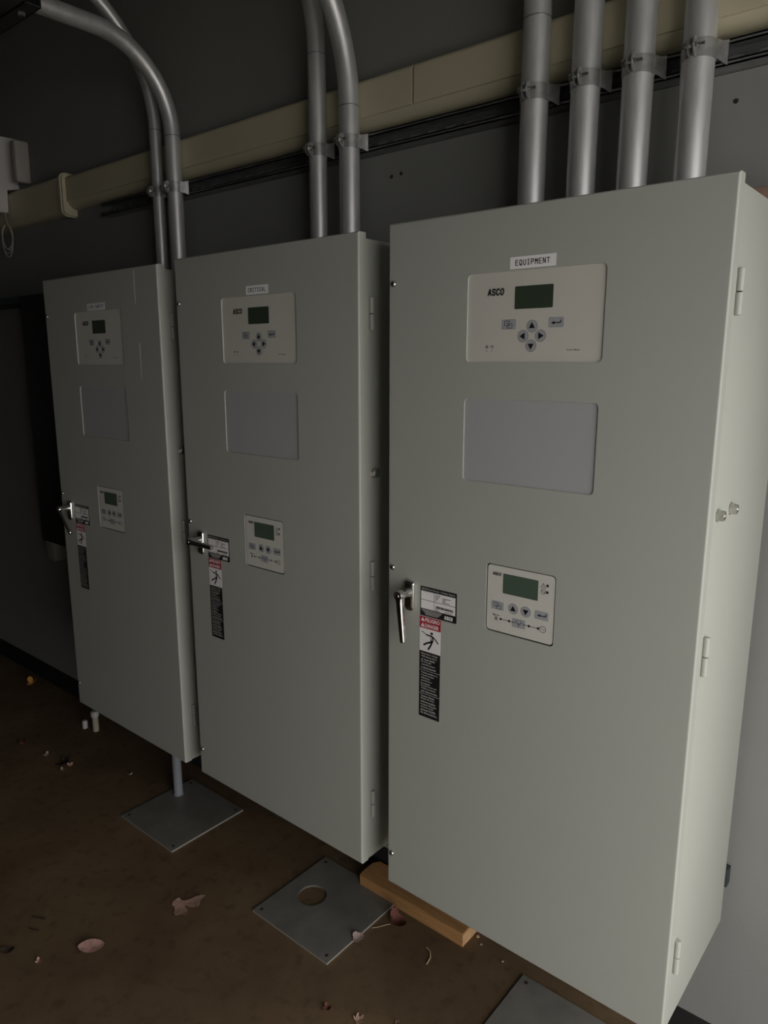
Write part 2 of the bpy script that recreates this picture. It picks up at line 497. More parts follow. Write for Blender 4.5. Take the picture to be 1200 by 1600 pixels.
    s = MB(); s.prism(rrect(.2688, .3389, -.6612, -.6242, .0008), y - .0003, y + .0002, 'lcd'); s.build('display_screen', ct, OFF)
    for cx, d in ((.2911, 'u'), (.3165, 'd')):
        k = MB(); k.prism(circ(cx, -.6867, .0098), y - .0002, y + .0002, 'black'); k.prism(circ(cx, -.6867, .0094), y - .0005, y + .0002, 'button')
        k.prism(tri(cx, -.6867 + (.0006 if d == 'd' else -.0006), .0066, d), y - .0008, y - .0004, 'black'); k.build('arrow_button', ct, OFF)
    k = MB(); k.prism(rrect(.2466, .2720, -.6945, -.6790, .002), y - .0005, y + .0002, 'button'); copy_icon(k, .2593, -.6868, y - .0005); k.build('menu_button', ct, OFF)
    k = MB(); k.prism(rrect(.3352, .3611, -.6942, -.6788, .002), y - .0005, y + .0002, 'button'); enter_icon(k, .3481, -.6866, y - .0005); k.build('enter_button', ct, OFF)
    k = MB(); k.prism(rrect(.2905, .3169, -.7198, -.7033, .002), y - .0005, y + .0002, 'button')
    yb = y - .0005
    stroke(k, [(.2905, -.7112), (.2955, -.7112)], .0011, yb, 'black'); stroke(k, [(.2958, -.7085), (.3030, -.7125)], .0011, yb, 'black')
    stroke(k, [(.3030, -.7125), (.3045, -.7125)], .0011, yb, 'black'); stroke(k, [(.3038, -.7125), (.3038, -.7170)], .0011, yb, 'black')
    stroke(k, [(.3046, -.7125), (.3108, -.7085)], .0011, yb, 'black'); stroke(k, [(.3115, -.7112), (.3169, -.7112)], .0011, yb, 'black')
    stroke(k, [(.2975, -.7068), (.3010, -.7056), (.3025, -.7056)], .0006, yb, 'black'); stroke(k, [(.3050, -.7056), (.3068, -.7056), (.3100, -.7068)], .0006, yb, 'black'); k.build('transfer_button', ct, OFF)
    t = MB()
    stroke_text(t, 'ASCO', .2470, .2640, -.6303, -.6242, .0013, y, 'black', gap=.12, slant=.06)
    t.text('TM', .2648, .2660, -.6246, -.6240, y, 'black')
    t.build('brand_logo', ct, OFF); t = MB()
    # warning triangle, sine circle and their lamps
    tr = tri(.3485, -.6325, .0055, 'u'); stroke(t, tr + tr[:1], .0007, y, 'black'); stroke(t, [(.3485, -.6302), (.3485, -.6335)], .0006, y, 'black')
    ring(t, .3487, -.6423, .0043, .0007, y, 'black'); wave(t, .3487, -.6423, .0028, y); stroke(t, [(.3458, -.6395), (.3516, -.6452)], .0006, y, 'black')
    for cz in (-.6302, -.6423): t.prism(circ(.3565, cz, .0025, 16), y - .0002, y, 'black')
    t.build('alarm_symbols', ct, OFF); t = MB()
    # mimic line: pylon - switch - generator
    stroke(t, [(.3169, -.7113), (.3421, -.7113)], .0010, y, 'black')
    for cx in (.3240, .3421): t.prism(circ(cx, -.7113, .0023, 16), y - .0003, y, 'black')
    ring(t, .3511, -.7111, .0058, .0008, y, 'black'); wave(t, .3511, -.7111, .0036, y)
    t.build('generator_symbol', ct, OFF); t = MB()
    stroke(t, [(.2659, -.7113), (.2905, -.7113)], .0010, y, 'black')
    for cx in (.2662, .2838): t.prism(circ(cx, -.7113, .0023, 16), y - .0003, y, 'black')
    stroke(t, [(.2490, -.7050), (.2640, -.7050)], .0009, y, 'black'); stroke(t, [(.2510, -.7030), (.2490, -.7050), (.2530, -.7070)], .0007, y, 'black')
    stroke(t, [(.2530, -.7050), (.2552, -.7100), (.2545, -.7160)], .0009, y, 'black'); stroke(t, [(.2600, -.7050), (.2578, -.7100), (.2590, -.7160)], .0009, y, 'black')
    stroke(t, [(.2552, -.7100), (.2588, -.7150)], .0006, y, 'black'); stroke(t, [(.2578, -.7100), (.2547, -.7150)], .0006, y, 'black')
    t.build('utility_symbol', ct, OFF)
    # nameplate
    y = -0.0003
    x0, x1, z0, z1 = .0835, .1700, -.7440, -.6835
    p = MB(); p.prism(rrect(x0, x1, z0, z1, .0015), y, 0.0002, 'vinyl'); np_ = p.build('nameplate', root, OFF)
    k = MB()
    xa, xm, xb = x0 + .0018, x0 + .0335, x1 - .0030
    za, zm, zb, zt = z0 + .0152, z0 + .0332, z0 + .0340, z0 + .0512
    for a, b_, c, d in ((xa, xm - .0005, za, zm - .0005), (xm + .0005, xb, za, zm - .0005), (xa, xm - .0005, zm + .0005, zt), (xm + .0005, xb, zm + .0005, zt)):
        k.prism([(a, c), (b_, c), (b_, d), (a, d)], y - .0002, y, 'white')
    k.build('white_field', np_, OFF)
    t = MB()
    t.text('ASCO Power Services  |  Product Support', x0 + .003, x1 - .004, zt + .0022, zt + .0062, y, 'print', bold=.01); t.build('title_lettering', np_, OFF); t = MB()
    yy = y - .0002
    fine_print(t, xm + .003, xm + .015, zt - .0038, zt - .0026, yy, 'black', 1)
    for i in range(4):
        z = zt - .0066 - i * .0028
        fine_print(t, xm + .003, xm + (.014, .010, .0095, .0065)[i], z, z + .0014, yy, 'black', 10 + i)
        fine_print(t, xm + .020, xm + (.039, .029, .026, .036)[i], z - .0010, z + .0006, yy, 'black', 20 + i)
    random.seed(5)
    x = xm + .005
    while x < xb - .005:
        wd = random.choice((.0004, .0007, .0011)); t.prism([(x, za + .0058), (x + wd, za + .0058), (x + wd, za + .0108), (x, za + .0108)], yy - .0002, yy, 'black')
        x += wd + random.choice((.0005, .0008))
    fine_print(t, xm + .003, xm + .009, za + .0030, za + .0044, yy, 'black', 31); fine_print(t, xm + .003, xm + .013, za + .0008, za + .0022, yy, 'black', 32)
    fine_print(t, xm + .026, xm + .043, za + .0018, za + .0032, yy, 'black', 33)
    t.build('data_lettering', np_, OFF); t = MB()
    for i, (a, b_) in enumerate(((.003, .054), (.007, .050), (.011, .047), (.013, .044))):
        fine_print(t, x0 + a, x0 + b_, za - .0036 - i * .0028, za - .0022 - i * .0028, y, 'print', 40 + i)
    t.build('lettering', np_, OFF)
    t = MB(); stroke_text(t, 'ASCO', x1 - .0285, x1 - .0090, z0 + .0032, z0 + .0108, .0016, y, 'white', gap=.12, slant=.06); t.build('brand_logo', np_, OFF)
    # danger sticker
    x0, x1 = .0828, .1335
    p = MB(); p.prism([(x0, -.7698), (x1, -.7698), (x1, -.7458), (x0, -.7458)], y, .0002, 'red')
    ds = p.build('danger_sticker', root, OFF)
    q = MB(); q.prism([(x0, -.8185), (x1, -.8185), (x1, -.7698), (x0, -.7698)], y, .0002, 'white'); q.build('white_field', ds, OFF)
    q = MB(); q.prism([(x0, -.9600), (x1, -.9600), (x1, -.8185), (x0, -.8185)], y, .0002, 'vinyl')
    for z in (-.8588, -.9097): stroke(q, [(x0 + .001, z), (x1 - .0005, z)], .0006, y, 'print')
    q.build('black_field', ds, OFF)
    t = MB()
    for s, z, xe in (('PELIGRO', -.7555, .1310), ('DANGER', -.7672, .1290)):
        t.text(s, x0 + .0130, xe, z, z + .0076, y, 'white', bold=.02)
        t.prism(tri(x0 + .0072, z + .0028, .0052, 'u'), y - .0003, y, 'white'); t.prism([(x0 + .0068, z + .0016), (x0 + .0076, z + .0016), (x0 + .0076, z + .0056), (x0 + .0068, z + .0056)], y - .0005, y - .0003, 'red')
    t.build('warning_words', ds, OFF)
    L1 = ['Hazardous voltage.', 'Will shock, burn,', 'or cause death.', 'Do not open', 'until ALL power', 'is disconnected.']
    L2 = ['Voltaje peligroso.', 'Causará choque', 'eléctrico,', 'quemaduras o', 'la muerte.', 'No abra hasta que', 'TODA la potencia', 'esté desconectada.']
    L3 = ['Tension élevée.', 'Risque de choc,', 'brûlures et même', "la mort. N'ouvrir", "qu'après avoir", 'débranché TOUTES', 'les alimentations.']
    for Ls, zt_, zb_ in ((L1, -.8210, -.8560), (L2, -.8615, -.9070), (L3, -.9120, -.9540)):
        dz = (zt_ - zb_) / len(Ls); t = MB()
        for i, s in enumerate(Ls):
            t.text(s, x0 + .0045, x0 + .0045 + .00228 * len(s) * (1.05 if s.isupper() else 1), zt_ - (i + .86) * dz, zt_ - (i + .14) * dz, y, 'print', bold=.012)
        t.build('lettering', ds, OFF)
    # falling man struck by an arc
    f = MB(); ox = .0058
    q = lambda *pts: [(a + ox, b_) for a, b_ in pts]
    f.prism(circ(.1067 + ox, -.7775, .0029, 16), y - .0003, y, 'black')
    f.prism(q((.1035, -.7815), (.1085, -.7822), (.1112, -.7850), (.1110, -.7925), (.1092, -.7968), (.1040, -.7968), (.1040, -.7900)), y - .0003, y, 'black')
    stroke(f, q((.1070, -.7825), (.1000, -.7830), (.0925, -.7822)), .0028, y, 'black', .0003)
    stroke(f, q((.1085, -.7830), (.1160, -.7880), (.1230, -.7955)), .0024, y, 'black', .0003)
    stroke(f, q((.1060, -.7955), (.0960, -.7995), (.0868, -.8055)), .0036, y, 'black', .0003)
    stroke(f, q((.1080, -.7955), (.1040, -.8040), (.0985, -.8130)), .0036, y, 'black', .0003)
    stroke(f, q((.0915, -.7818), (.0895, -.7800), (.0880, -.7802), (.0850, -.7778), (.0815, -.7788)), .0012, y, 'black', .0003)
    stroke(f, q((.1050, -.7850), (.1075, -.7872), (.1060, -.7890), (.1085, -.7915)), .0011, y - .0003, 'white', .0002)
    f.build('falling_man_symbol', ds, OFF)

def handle(root, ang):
    """escutcheon, hub and a lever that turns about the hub; ang 0 = hanging straight down"""
    hx, hz = 0.0592, -0.7005
    e = MB()
    lp = []
    for i in range(13):
        t = PI * i / 12; lp.append((hx + .0112 * math.cos(t), -.6862 + .0075 * math.sin(t) + .002))
    for i in range(13):
        t = PI + PI * i / 12; lp.append((hx + .0112 * math.cos(t), -.7310 + .0075 * math.sin(t) - .002))
    n = len(lp)
    sh = lambda k, dy: [(hx + (x - hx) * k, dy, -.7085 + (z + .7085) * (1 - (1 - k) * .4)) for x, z in lp]
    rings = [sh(1, 0), sh(1, -.0045), sh(.93, -.0065), sh(.80, -.0078), sh(.5, -.0085)]
    for k in range(4):
        e.add(rings[k] + rings[k + 1], [[i, (i + 1) % n, (i + 1) % n + n, i + n] for i in range(n)], 'chrome')
    e.add(rings[4], [list(range(n))], 'chrome')
    h = e.build('door_handle', root, OFF)
    hub = MB()
    hub.lathe((hx, -.0078, hz), (0, -1, 0), [(0, .0108), (.003, .0102), (.008, .0090), (.014, .0086), (.019, .0092), (.022, .0096)], 'chrome', 28)
    hub.build('hub', h, OFF)
    # lever, modelled around its own origin on the hub axis, hanging down
    l = MB()
    l.lathe((0, .0060, 0), (0, -1, 0), [(0, .0096), (.002, .0102), (.012, .0102), (.0145, .0092), (.015, .0066), (.0146, .0060), (.0146, .0035), (.0155, .0030), (.0156, .001)], 'chrome', 28)
    secs = [(0.004, .0088, .0070), (.012, .0076, .0072), (.030, .0070, .0070), (.060, .0062, .0064), (.088, .0056, .0058), (.0925, .0053, .0054), (.0945, .0042, .0044)]
    rr = []
    for d, a, t in secs:
        yo = -.0020 - .004 * d / .09
        rr.append([(a * (1 if abs(math.cos(u)) > .35 else .75) * math.copysign(abs(math.cos(u)) ** .6, math.cos(u)), yo + t * math.copysign(abs(math.sin(u)) ** .6, math.sin(u)), -d) for u in [2 * PI * i / 16 for i in range(16)]])
    for k in range(len(rr) - 1):
        l.add(rr[k] + rr[k + 1], [[i, (i + 1) % 16, (i + 1) % 16 + 16, i + 16] for i in range(16)], 'chrome')
    l.add(rr[-1], [list(range(16))], 'chrome'); l.add(rr[0], [list(range(15, -1, -1))], 'chrome')
    lv = l.build('lever', h)
    lv.location = (hx + OFF[0], -.0345 + OFF[1], hz + OFF[2])
    lv.rotation_euler = (0, ang, 0)
    return h

def label_tape(root, text, x0, x1, tx0, tx1):
    y = -.0003
    t = MB(); t.prism([(x0, -.1006), (x1, -.1006), (x1, -.0816), (x0, -.0816)], y, .0002, 'tape')
    tp = t.build('name_label', root, OFF)
    k = MB(); stroke_text(k, text, tx0, tx1, -.0957, -.0865, .0013, y, 'vinyl', gap=.32)
    k.build('lettering', tp, OFF)

CAB = [(-1.3798, 0.0072, 1.7437), (-0.6911, 0.0056, 1.7479), (0.0, 0.0, 1.75)]
def cab_loc(c): return (c[0] + W / 2, c[1] + 0.18, c[2] - H)

root3 = empty('transfer_switch_cabinet', cab_loc(CAB[2]))
common_parts(root3)
def copy_tree(o, parent=None):
    c = o.copy(); C.objects.link(c); c.parent = parent
    for ch in [x for x in bpy.data.objects if x.parent == o]: copy_tree(ch, c)
    return c
root2 = copy_tree(root3); root2.location = cab_loc(CAB[1])
root1 = copy_tree(root3); root1.location = cab_loc(CAB[0])
CG = 'wall mounted transfer switch cabinets'
tag(root3, 'grey steel electrical cabinet labelled EQUIPMENT, largest in view, right side brightly lit', 'electrical cabinet', CG)
tag(root2, 'grey steel electrical cabinet labelled CRITICAL, the middle one, handle turned sideways', 'electrical cabinet', CG)
tag(root1, 'dim grey steel electrical cabinet labelled LIFE SAFETY, farthest left, handle at a slant', 'electrical cabinet', CG)
handle(root3, math.radians(-8)); handle(root2, math.radians(-90)); handle(root1, math.radians(-44))
label_tape(root3, 'EQUIPMENT', .2614, .3448, .2714, .3340)
label_tape(root2, 'CRITICAL', .2695, .3443, .2775, .3360)
label_tape(root1, 'LIFE SAFETY', .2560, .3500, .2640, .3425)
for x, za, zb in ((.505, -.008, -.085), (.512, -.195, -.28)):  # thin pale slivers on the left cabinet's door
    s = MB(); s.prism([(x - .001, zb), (x, zb - .01), (x + .0012, za), (x - .0008, za)], -.0002, .0001, 'sliver')
    s.build('door_sliver', root1, OFF)

# ------------------------------------------------------------------ strut channel on the wall
def channel(mb, x0, x1, yf, yb, z0, z1, m, slots=True):
    """C channel along x, open side at yf, slotted web at yb"""
    t = .0026; lip = .0085; s = 1 if yb > yf else -1
    bx = lambda a, b_, c, d, e, f: mb.box(a, b_, min(c, d), max(c, d), e, f, m)
    bx(x0, x1, yf, yb, z1 - t, z1); bx(x0, x1, yf, yb, z0, z0 + t)
    for za, zb in ((z1 - lip, z1), (z0, z0 + lip)): bx(x0, x1, yf, yf + s * t, za, zb)
    for za, zb in ((z1 - lip, z1 - lip + t), (z0 + lip - t, z0 + lip)): bx(x0, x1, yf, yf + s * .007, za, zb)
    h = .0075; zc = (z0 + z1) / 2
    bx(x0, x1, yb - s * t, yb, z0, zc - h); bx(x0, x1, yb - s * t, yb, zc + h, z1)
    x = x0
    while x < x1 - .02:
        bx(x, min(x + .022, x1), yb - s * t, yb, zc - h, zc + h); x += .0508
    return mb

YS = YW - .0413           # front of the strut
st = channel(MB(), -1.585, XR - .02, YS, YW - .0002, 2.0020, 2.0433, 'strut').build('strut_channel')
tag(st, 'long slotted galvanised strut channel on the back wall holding the conduits', 'strut channel')

# ------------------------------------------------------------------ conduits and straps
CG2 = 'steel conduits rising from the cabinets'
conds = [  # x, radius, bend start z, bend radius, cabinet, label, label of its strap
    (-1.203, .0188, 2.205, .37, 0, 'thin conduit above LIFE SAFETY, partly hidden behind the bright arching conduit',
     'zinc strap on the thin conduit above LIFE SAFETY, leftmost of all straps'),
    (-1.108, .0235, 2.170, .230, 0, 'bright conduit arching over to the left above the LIFE SAFETY cabinet',
     'zinc strap on the bright arching conduit above the LIFE SAFETY cabinet'),
    (-0.492, .0228, 2.245, .42, 1, 'straighter left conduit of the pair above the CRITICAL cabinet',
     'zinc strap on the left conduit of the pair above CRITICAL'),
    (-0.382, .0250, 2.105, .39, 1, 'right conduit of the pair above CRITICAL, curving left at the top',
     'zinc strap on the right conduit of the pair above CRITICAL'),
    (0.1225, .0275, 2.160, .40, 2, 'leftmost of the four steel conduits above the EQUIPMENT cabinet',
     'zinc strap on the leftmost of the four conduits above EQUIPMENT'),
    (0.2310, .0275, 2.200, .40, 2, 'second from left of the four steel conduits above EQUIPMENT',
     'zinc strap on the second from left of four conduits above EQUIPMENT'),
    (0.3330, .0275, 2.200, .40, 2, 'third from left of the four steel conduits above EQUIPMENT',
     'zinc strap on the third from left of four conduits above EQUIPMENT'),
    (0.4385, .0275, 2.200, .40, 2, 'rightmost of the four steel conduits above the EQUIPMENT cabinet',
     'zinc strap on the rightmost of the four conduits above EQUIPMENT'),
]
for x, r, z0, R, ci, lab, slab in conds:
    yc = YS - r - .0015
    zb = CAB[ci][2] - .0105
    root = empty('conduit', (x, yc, zb))
    pts = [(0, 0, .004)] + [(0, 0, .004 + (z0 - zb - .004) * i / 6) for i in range(1, 7)]
    for i in range(1, 25):
        t = PI / 2 * i / 24
        pts.append((0, -R * (1 - math.cos(t)), z0 - zb + R * math.sin(t)))
    yend = -2.2 - yc
    for i in range(1, 9): pts.append((0, -R + (yend + R) * i / 8, z0 - zb + R))
    MB().tube(pts, r, 'emt', 32).build('tube', root)
    cp = MB(); cp.lathe((0, 0, z0 - zb - .004), (0, 0, 1), [(0, r + .0001), (.0006, r + .0004), (.0024, r + .0004), (.003, r + .0001)], 'strut', 32); cp.build('bend_seam', root)
    cn = MB(); cn.lathe((0, 0, .0004), (0, 0, 1), [(0, r + .006), (.006, r + .006), (.0065, r + .003), (.016, r + .003), (.017, r + .0005)], 'strap', 24); cn.build('locknut', root)
    tag(root, lab, 'conduit', CG2)
    # two-piece strap clamped to the strut
    sr = empty('conduit_strap', (x, yc, 2.0225))
    bd = MB(); hw = .0150; ri, ro = r + .0002, r + .0018
    N = 40; a0, a1 = math.radians(-82), math.radians(262)        # open at the front (-y)
    vs = []; fs = []
    for i in range(N + 1):
        t = a0 + (a1 - a0) * i / N
        c, s = math.cos(t), math.sin(t)
        for rr_, zz in ((ri, -hw), (ro, -hw), (ro, hw), (ri, hw)): vs.append((c * rr_, s * rr_, zz))
    for i in range(N):
        for k in range(4): fs.append([i * 4 + k, i * 4 + (k + 1) % 4, (i + 1) * 4 + (k + 1) % 4, (i + 1) * 4 + k])
    fs += [[0, 1, 2, 3], [N * 4 + 3, N * 4 + 2, N * 4 + 1, N * 4]]
    bd.add(vs, fs, 'strap')
    for sx in (-1, 1):     # pinched ears at the front, rounded, and hooked feet at the back
        xe = sx * .0046
        lp = [(-r - .0006, -hw), (-r - .008, -hw)] + [(-r - .008 - hw * .75 * math.sin(PI * i / 10), -hw * math.cos(PI * i / 10)) for i in range(1, 10)] + [(-r - .008, hw), (-r - .0006, hw)]
        n = len(lp); xa, xb = xe - .0008, xe + .0008
        bd.add([(xa, y_, z_) for y_, z_ in lp] + [(xb, y_, z_) for y_, z_ in lp],
               [list(range(n)), list(range(2 * n - 1, n - 1, -1))] + [[i, i + n, (i + 1) % n + n, (i + 1) % n] for i in range(n)], 'strap')
        pr2 = [(ro - .0003, -.001, hw), (ro + .0035, r * .55, hw + .001), (ro + .0075, r * .92, hw + .004), (ro + .0095, r + .0008, hw + .005)]
        vs = []
        for dx, yy, hh in pr2:
            for tt in (0, .0016):
                vs += [(sx * (dx + tt), yy, -hh), (sx * (dx + tt), yy, hh)]
        fs = []
        for q in range(3):
            a = q * 4
            fs += [[a, a + 1, a + 5, a + 4], [a + 2, a + 6, a + 7, a + 3], [a, a + 4, a + 6, a + 2], [a + 1, a + 3, a + 7, a + 5]]
        fs += [[0, 2, 3, 1], [12, 13, 15, 14]]
        bd.add(vs, fs, 'strap')
    bd.build('band', sr)
    bt = MB(); yb_ = -r - .0105
    bt.cyl((-.017, yb_, 0), (.021, yb_, 0), .0030, 'screw', n=12)
    bt.cyl((-.0155, yb_, 0), (-.0100, yb_, 0), .0064, 'screw', n=6)
    bt.cyl((.0056, yb_, 0), (.0096, yb_, 0), .0060, 'screw', n=6)
    bt.build('bolt', sr)
    tag(sr, slab, 'pipe strap', 'conduit straps on the strut')

# dark trapeze channel under the ceiling, crossing beneath the bent conduit
tr = empty('trapeze_hanger', (-1.4, -.15, 2.376))
m = MB()
t_ = .0026
m.box(-.75, .42, -.0206, .0206, -.0413, -.0413 + t_, 'dark_strut'); m.box(-.75, .42, -.0206, -.018, -.0413, 0, 'dark_strut'); m.box(-.75, .42, .018, .0206, -.0413, 0, 'dark_strut')
m.box(-.75, .42, -.0206, -.012, -.0026, 0, 'dark_strut'); m.box(-.75, .42, .012, .0206, -.0026, 0, 'dark_strut')
m.build('channel', tr)
for x in (-.68, .36):
    k = MB(); k.cyl((x, 0, -.05), (x, 0, ZC - 2.376), .0048, 'strut', n=10); k.cyl((x, 0, -.050), (x, 0, -.0415), .009, 'strut', n=6); k.build('threaded_rod', tr)
tag(tr, 'dark channel crossing the top left corner under the arching conduit', 'pipe hanger')

# ------------------------------------------------------------------ ivory line cover along the wall
def lid_profile(z1, yf, r1=.012):
    zl = z1 - .0865; t = .003
    p = [(YW - .0002, z1), (yf + r1, z1)]
    p += [(yf + r1 - r1 * math.sin(PI / 2 * i / 6), z1 - r1 + r1 * math.cos(PI / 2 * i / 6)) for i in range(1, 7)]
    p += [(yf, zl + .004), (yf + .0006, zl + .001), (yf + t, zl), (yf + t, z1 - r1)]
    p += [(yf + r1 - (r1 - t) * math.cos(PI / 2 * i / 5), z1 - r1 + (r1 - t) * math.sin(PI / 2 * i / 5)) for i in range(1, 6)]
    return p + [(YW - .0002, z1 - t)]
def base_profile(z1, yf):
    zl = z1 - .0865                                   # lower lip of the lid, the base tucks in below it
    return [(YW - .0002, zl + .006), (yf + .0045, zl + .006), (yf + .0040, zl - .0008), (yf + .0060, zl - .004), (yf + .0100, zl - .0105),
            (yf + .0160, zl - .0170), (yf + .0235, zl - .0220), (yf + .0310, zl - .0245), (YW - .0002, zl - .0255)]
def sweep_x(mb, prof, x0, x1, m):
    n = len(prof)
    mb.add([(x, y, z) for x in (x0, x1) for y, z in prof],
           [list(range(n)), list(range(2 * n - 1, n - 1, -1))] + [[i, (i + 1) % n, (i + 1) % n + n, i + n] for i in range(n)], m)
    return mb
YCV = YS + .0012
for x0, x1, b0, b1, lab in ((-1.8222, -.2121, -1.8222, -.2101, 'ivory plastic duct along the wall, left of the seam, behind the left conduits'),
                            (-.2075, XR - .05, -.2098, XR - .05, 'ivory plastic duct along the wall, right of the seam, behind the four conduits')):
    r0 = empty('line_cover', (x0, YW, 2.05))
    of_ = (-x0, -YW, -2.05)
    sweep_x(MB(), lid_profile(2.168, YCV), x0, x1, 'ivory').build('lid', r0, of_)
    sweep_x(MB(), base_profile(2.168, YCV), b0, b1, 'ivory').build('base', r0, of_)
    tag(r0, lab, 'pipe duct', 'ivory duct lengths')
# wider coupling with a flared lip at the left end
cpl = empty('duct_coupling', (-1.95, YW, 2.1))
def rr_yz(z0, z1, yf, r, n=6):
    p = [(YW - .0003, z1), (yf + r, z1)] + [(yf + r - r * math.sin(PI / 2 * i / n), z1 - r + r * math.cos(PI / 2 * i / n)) for i in range(1, n + 1)]
    p += [(yf + r - r * math.cos(PI / 2 * i / n), z0 + r - r * math.sin(PI / 2 * i / n)) for i in range(0, n + 1)] + [(YW - .0003, z0)]
    return p
offc = (1.95, -YW, -2.1)
sweep_x(MB(), rr_yz(2.0385, 2.175, YCV - .008, .02), -2.75, -1.845, 'ivory').build('sleeve', cpl, offc)
k = MB(); sweep_x(k, rr_yz(2.030, 2.183, YCV - .016, .024), -1.845, -1.832, 'ivory'); sweep_x(k, rr_yz(2.034, 2.179, YCV - .012, .022), -1.832, -1.822, 'ivory'); k.build('flange', cpl, offc)
tag(cpl, 'wider ivory duct coupling with a raised lip at the left end of the duct', 'duct fitting')

# ------------------------------------------------------------------ white device with cord, upper left
k = MB()
lp = [(YW - .0003, 2.190), (.331, 2.182), (.327, 2.095), (.25, 2.090), (.25, 2.36), (.262, 2.378), (YW - .0003, 2.382)]
n = len(lp)
k.add([(x, y, z) for x in (-2.52, -2.27) for y, z in lp], [list(range(n)), list(range(2 * n - 1, n - 1, -1))] + [[i, (i + 1) % n, (i + 1) % n + n, i + n] for i in range(n)], 'white_box')
tag(k.build('white_control_box'), 'white plastic box high on the wall at the left edge of the picture', 'control box')
k = MB(); k.box(-2.192, -2.156, .322, YW - .0003, 2.197, 2.352, 'beige_box', .008, 3)
tag(k.build('beige_junction_box'), 'small beige box on the wall just right of the white box, above the duct coupling', 'junction box')
k = MB()
pts = [(-2.281, .318, 2.094), (-2.279, .318, 2.075), (-2.273, .319, 2.058), (-2.268, .320, 2.045)]
for c in range(5):
    ph = (c - 2) * .22
    for i in range(1, 25):
        t = 2 * PI * i / 24
        rx, rz = .026 + .006 * (c % 2), .048 + .007 * (c % 3)
        px, pz = rx * math.sin(t), -rz + rz * math.cos(t)
        pts.append((-2.268 + px * math.cos(ph) - pz * math.sin(ph) * .7, .318 - .003 * c + .008 * math.sin(t), 2.045 + pz * math.cos(ph) + px * math.sin(ph)))
k.tube(pts, .0019, 'cord', 8)
tag(k.build('coiled_cord'), 'thin cream cord hanging in a small coil below the white box', 'cord')

# ------------------------------------------------------------------ dark panel left of the cabinets
k = MB(); k.box(-2.098, -1.735, .26, YW - .0003, .769, 1.755, 'dark_panel', .002)
dp = k.build('dark_wall_panel'); tag(dp, 'dark flat metal panel box on the wall left of the LIFE SAFETY cabinet', 'wall panel')
k = MB(); k.box(-2.75, -2.0978, .26, YW - .0003, 1.729, 1.7545, 'dark_panel', .001); tag(k.build('narrow_wireway'), 'narrow dark wireway running left from the top of the dark panel', 'wireway')
k = MB(); k.box(-2.141, -2.067, .29, YW - .0003, .672, .7685, 'box_grey', .003); k.box(-2.135, -2.073, .2885, .2902, .678, .764, 'box_grey', .0006)
tag(k.build('small_outlet_box'), 'small grey metal box below the dark wall panel', 'electrical box')

# ------------------------------------------------------------------ floor plates, pipe stubs, timber
def plate(name, x0, x1, y0, y1, hole, label, screws):
    th = .006
    root = empty(name, ((x0 + x1) / 2, (y0 + y1) / 2, 0))
    o = (-(x0 + x1) / 2, -(y0 + y1) / 2, 0)
    bm = bmesh.new(); loops = [[(x0, y0), (x1, y0), (x1, y1), (x0, y1)]]
    for cx, cy, r in hole: loops.append([(a, b_) for a, b_ in circ(cx, cy, r, 28)])
    for lp in loops:
        vv = [bm.verts.new((a, b_, th)) for a, b_ in lp]
        for i in range(len(vv)): bm.edges.new((vv[i], vv[(i + 1) % len(vv)]))
    bmesh.ops.triangle_fill(bm, use_beauty=True, use_dissolve=False, edges=list(bm.edges), normal=(0, 0, 1))
    mb = MB(); mb.bm(bm, 'plate')
    for lp in loops:
        n = len(lp)
        mb.add([(a, b_, th) for a, b_ in lp] + [(a, b_, .0005) for a, b_ in lp], [[i, (i + 1) % n, (i + 1) % n + n, i + n] for i in range(n)], 'edge' if n == 4 else 'plate')
    mb.build('steel_sheet', root, o)
    for sx, sy in screws:
        s = MB(); s.lathe((sx, sy, th - .0002), (0, 0, 1), [(0, .0048), (.0006, .0048), (.0012, .003)], 'debris', 12); s.build('corner_screw', root, o)
    tag(root, label, 'floor plate', 'steel cover plates on the floor')
def corners(x0, x1, y0, y1, i=.018): return [(x0 + i, y0 + i), (x1 - i, y0 + i), (x1 - i, y1 - i), (x0 + i, y1 - i)]
plate('floor_cover_plate', -1.1735, -.884, .0150, .2985, [], 'square steel floor plate with a grey tube rising from it, below the LIFE SAFETY cabinet', corners(-1.1735, -.884, .0150, .2985))
plate('floor_cover_plate', -.498, -.2100, .0140, .3050, [(-.4110, .1610, .041)], 'square steel floor plate with a round hole, touching the wooden block', corners(-.498, -.2100, .0140, .3050)[:2] + [corners(-.498, -.21, .014, .305)[3]])
plate('floor_cover_plate', .1890, .4780, .0150, .3035, [], 'square steel floor plate under the EQUIPMENT cabinet at the bottom edge', corners(.189, .478, .015, .3035))

gt = MB(); gt.cyl((-1.131, .2115, .0062), (-1.131, .2115, CAB[0][2] - H + .003), .0155, 'tube_grey', n=24)
gt.lathe((-1.131, .2115, .0062), (0, 0, 1), [(0, .0175), (.004, .0175), (.005, .0157)], 'tube_grey', 24)
tag(gt.build('riser_tube'), 'thin grey tube standing on a floor plate under the LIFE SAFETY cabinet', 'tube')
k = empty('capped_pipe_stub', (-1.788, .265, 0))
MB().cyl((0, 0, .0003), (0, 0, .066), .0125, 'pvc', n=20).build('pipe', k)
MB().lathe((0, 0, .0662), (0, 0, 1), [(0, .0165), (.018, .0165), (.022, .0140), (.023, .01)], 'pvc_cap', 20).build('cap', k)
tag(k, 'short beige pipe stub with a pale cap on the floor beneath the far cabinet', 'pipe stub')
k = MB(); k.lathe((-1.845, .248, .0003), (0, 0, 1), [(0, .0105), (.028, .0110), (.034, .0090), (.0345, .005)], 'pvc_cap', 18)
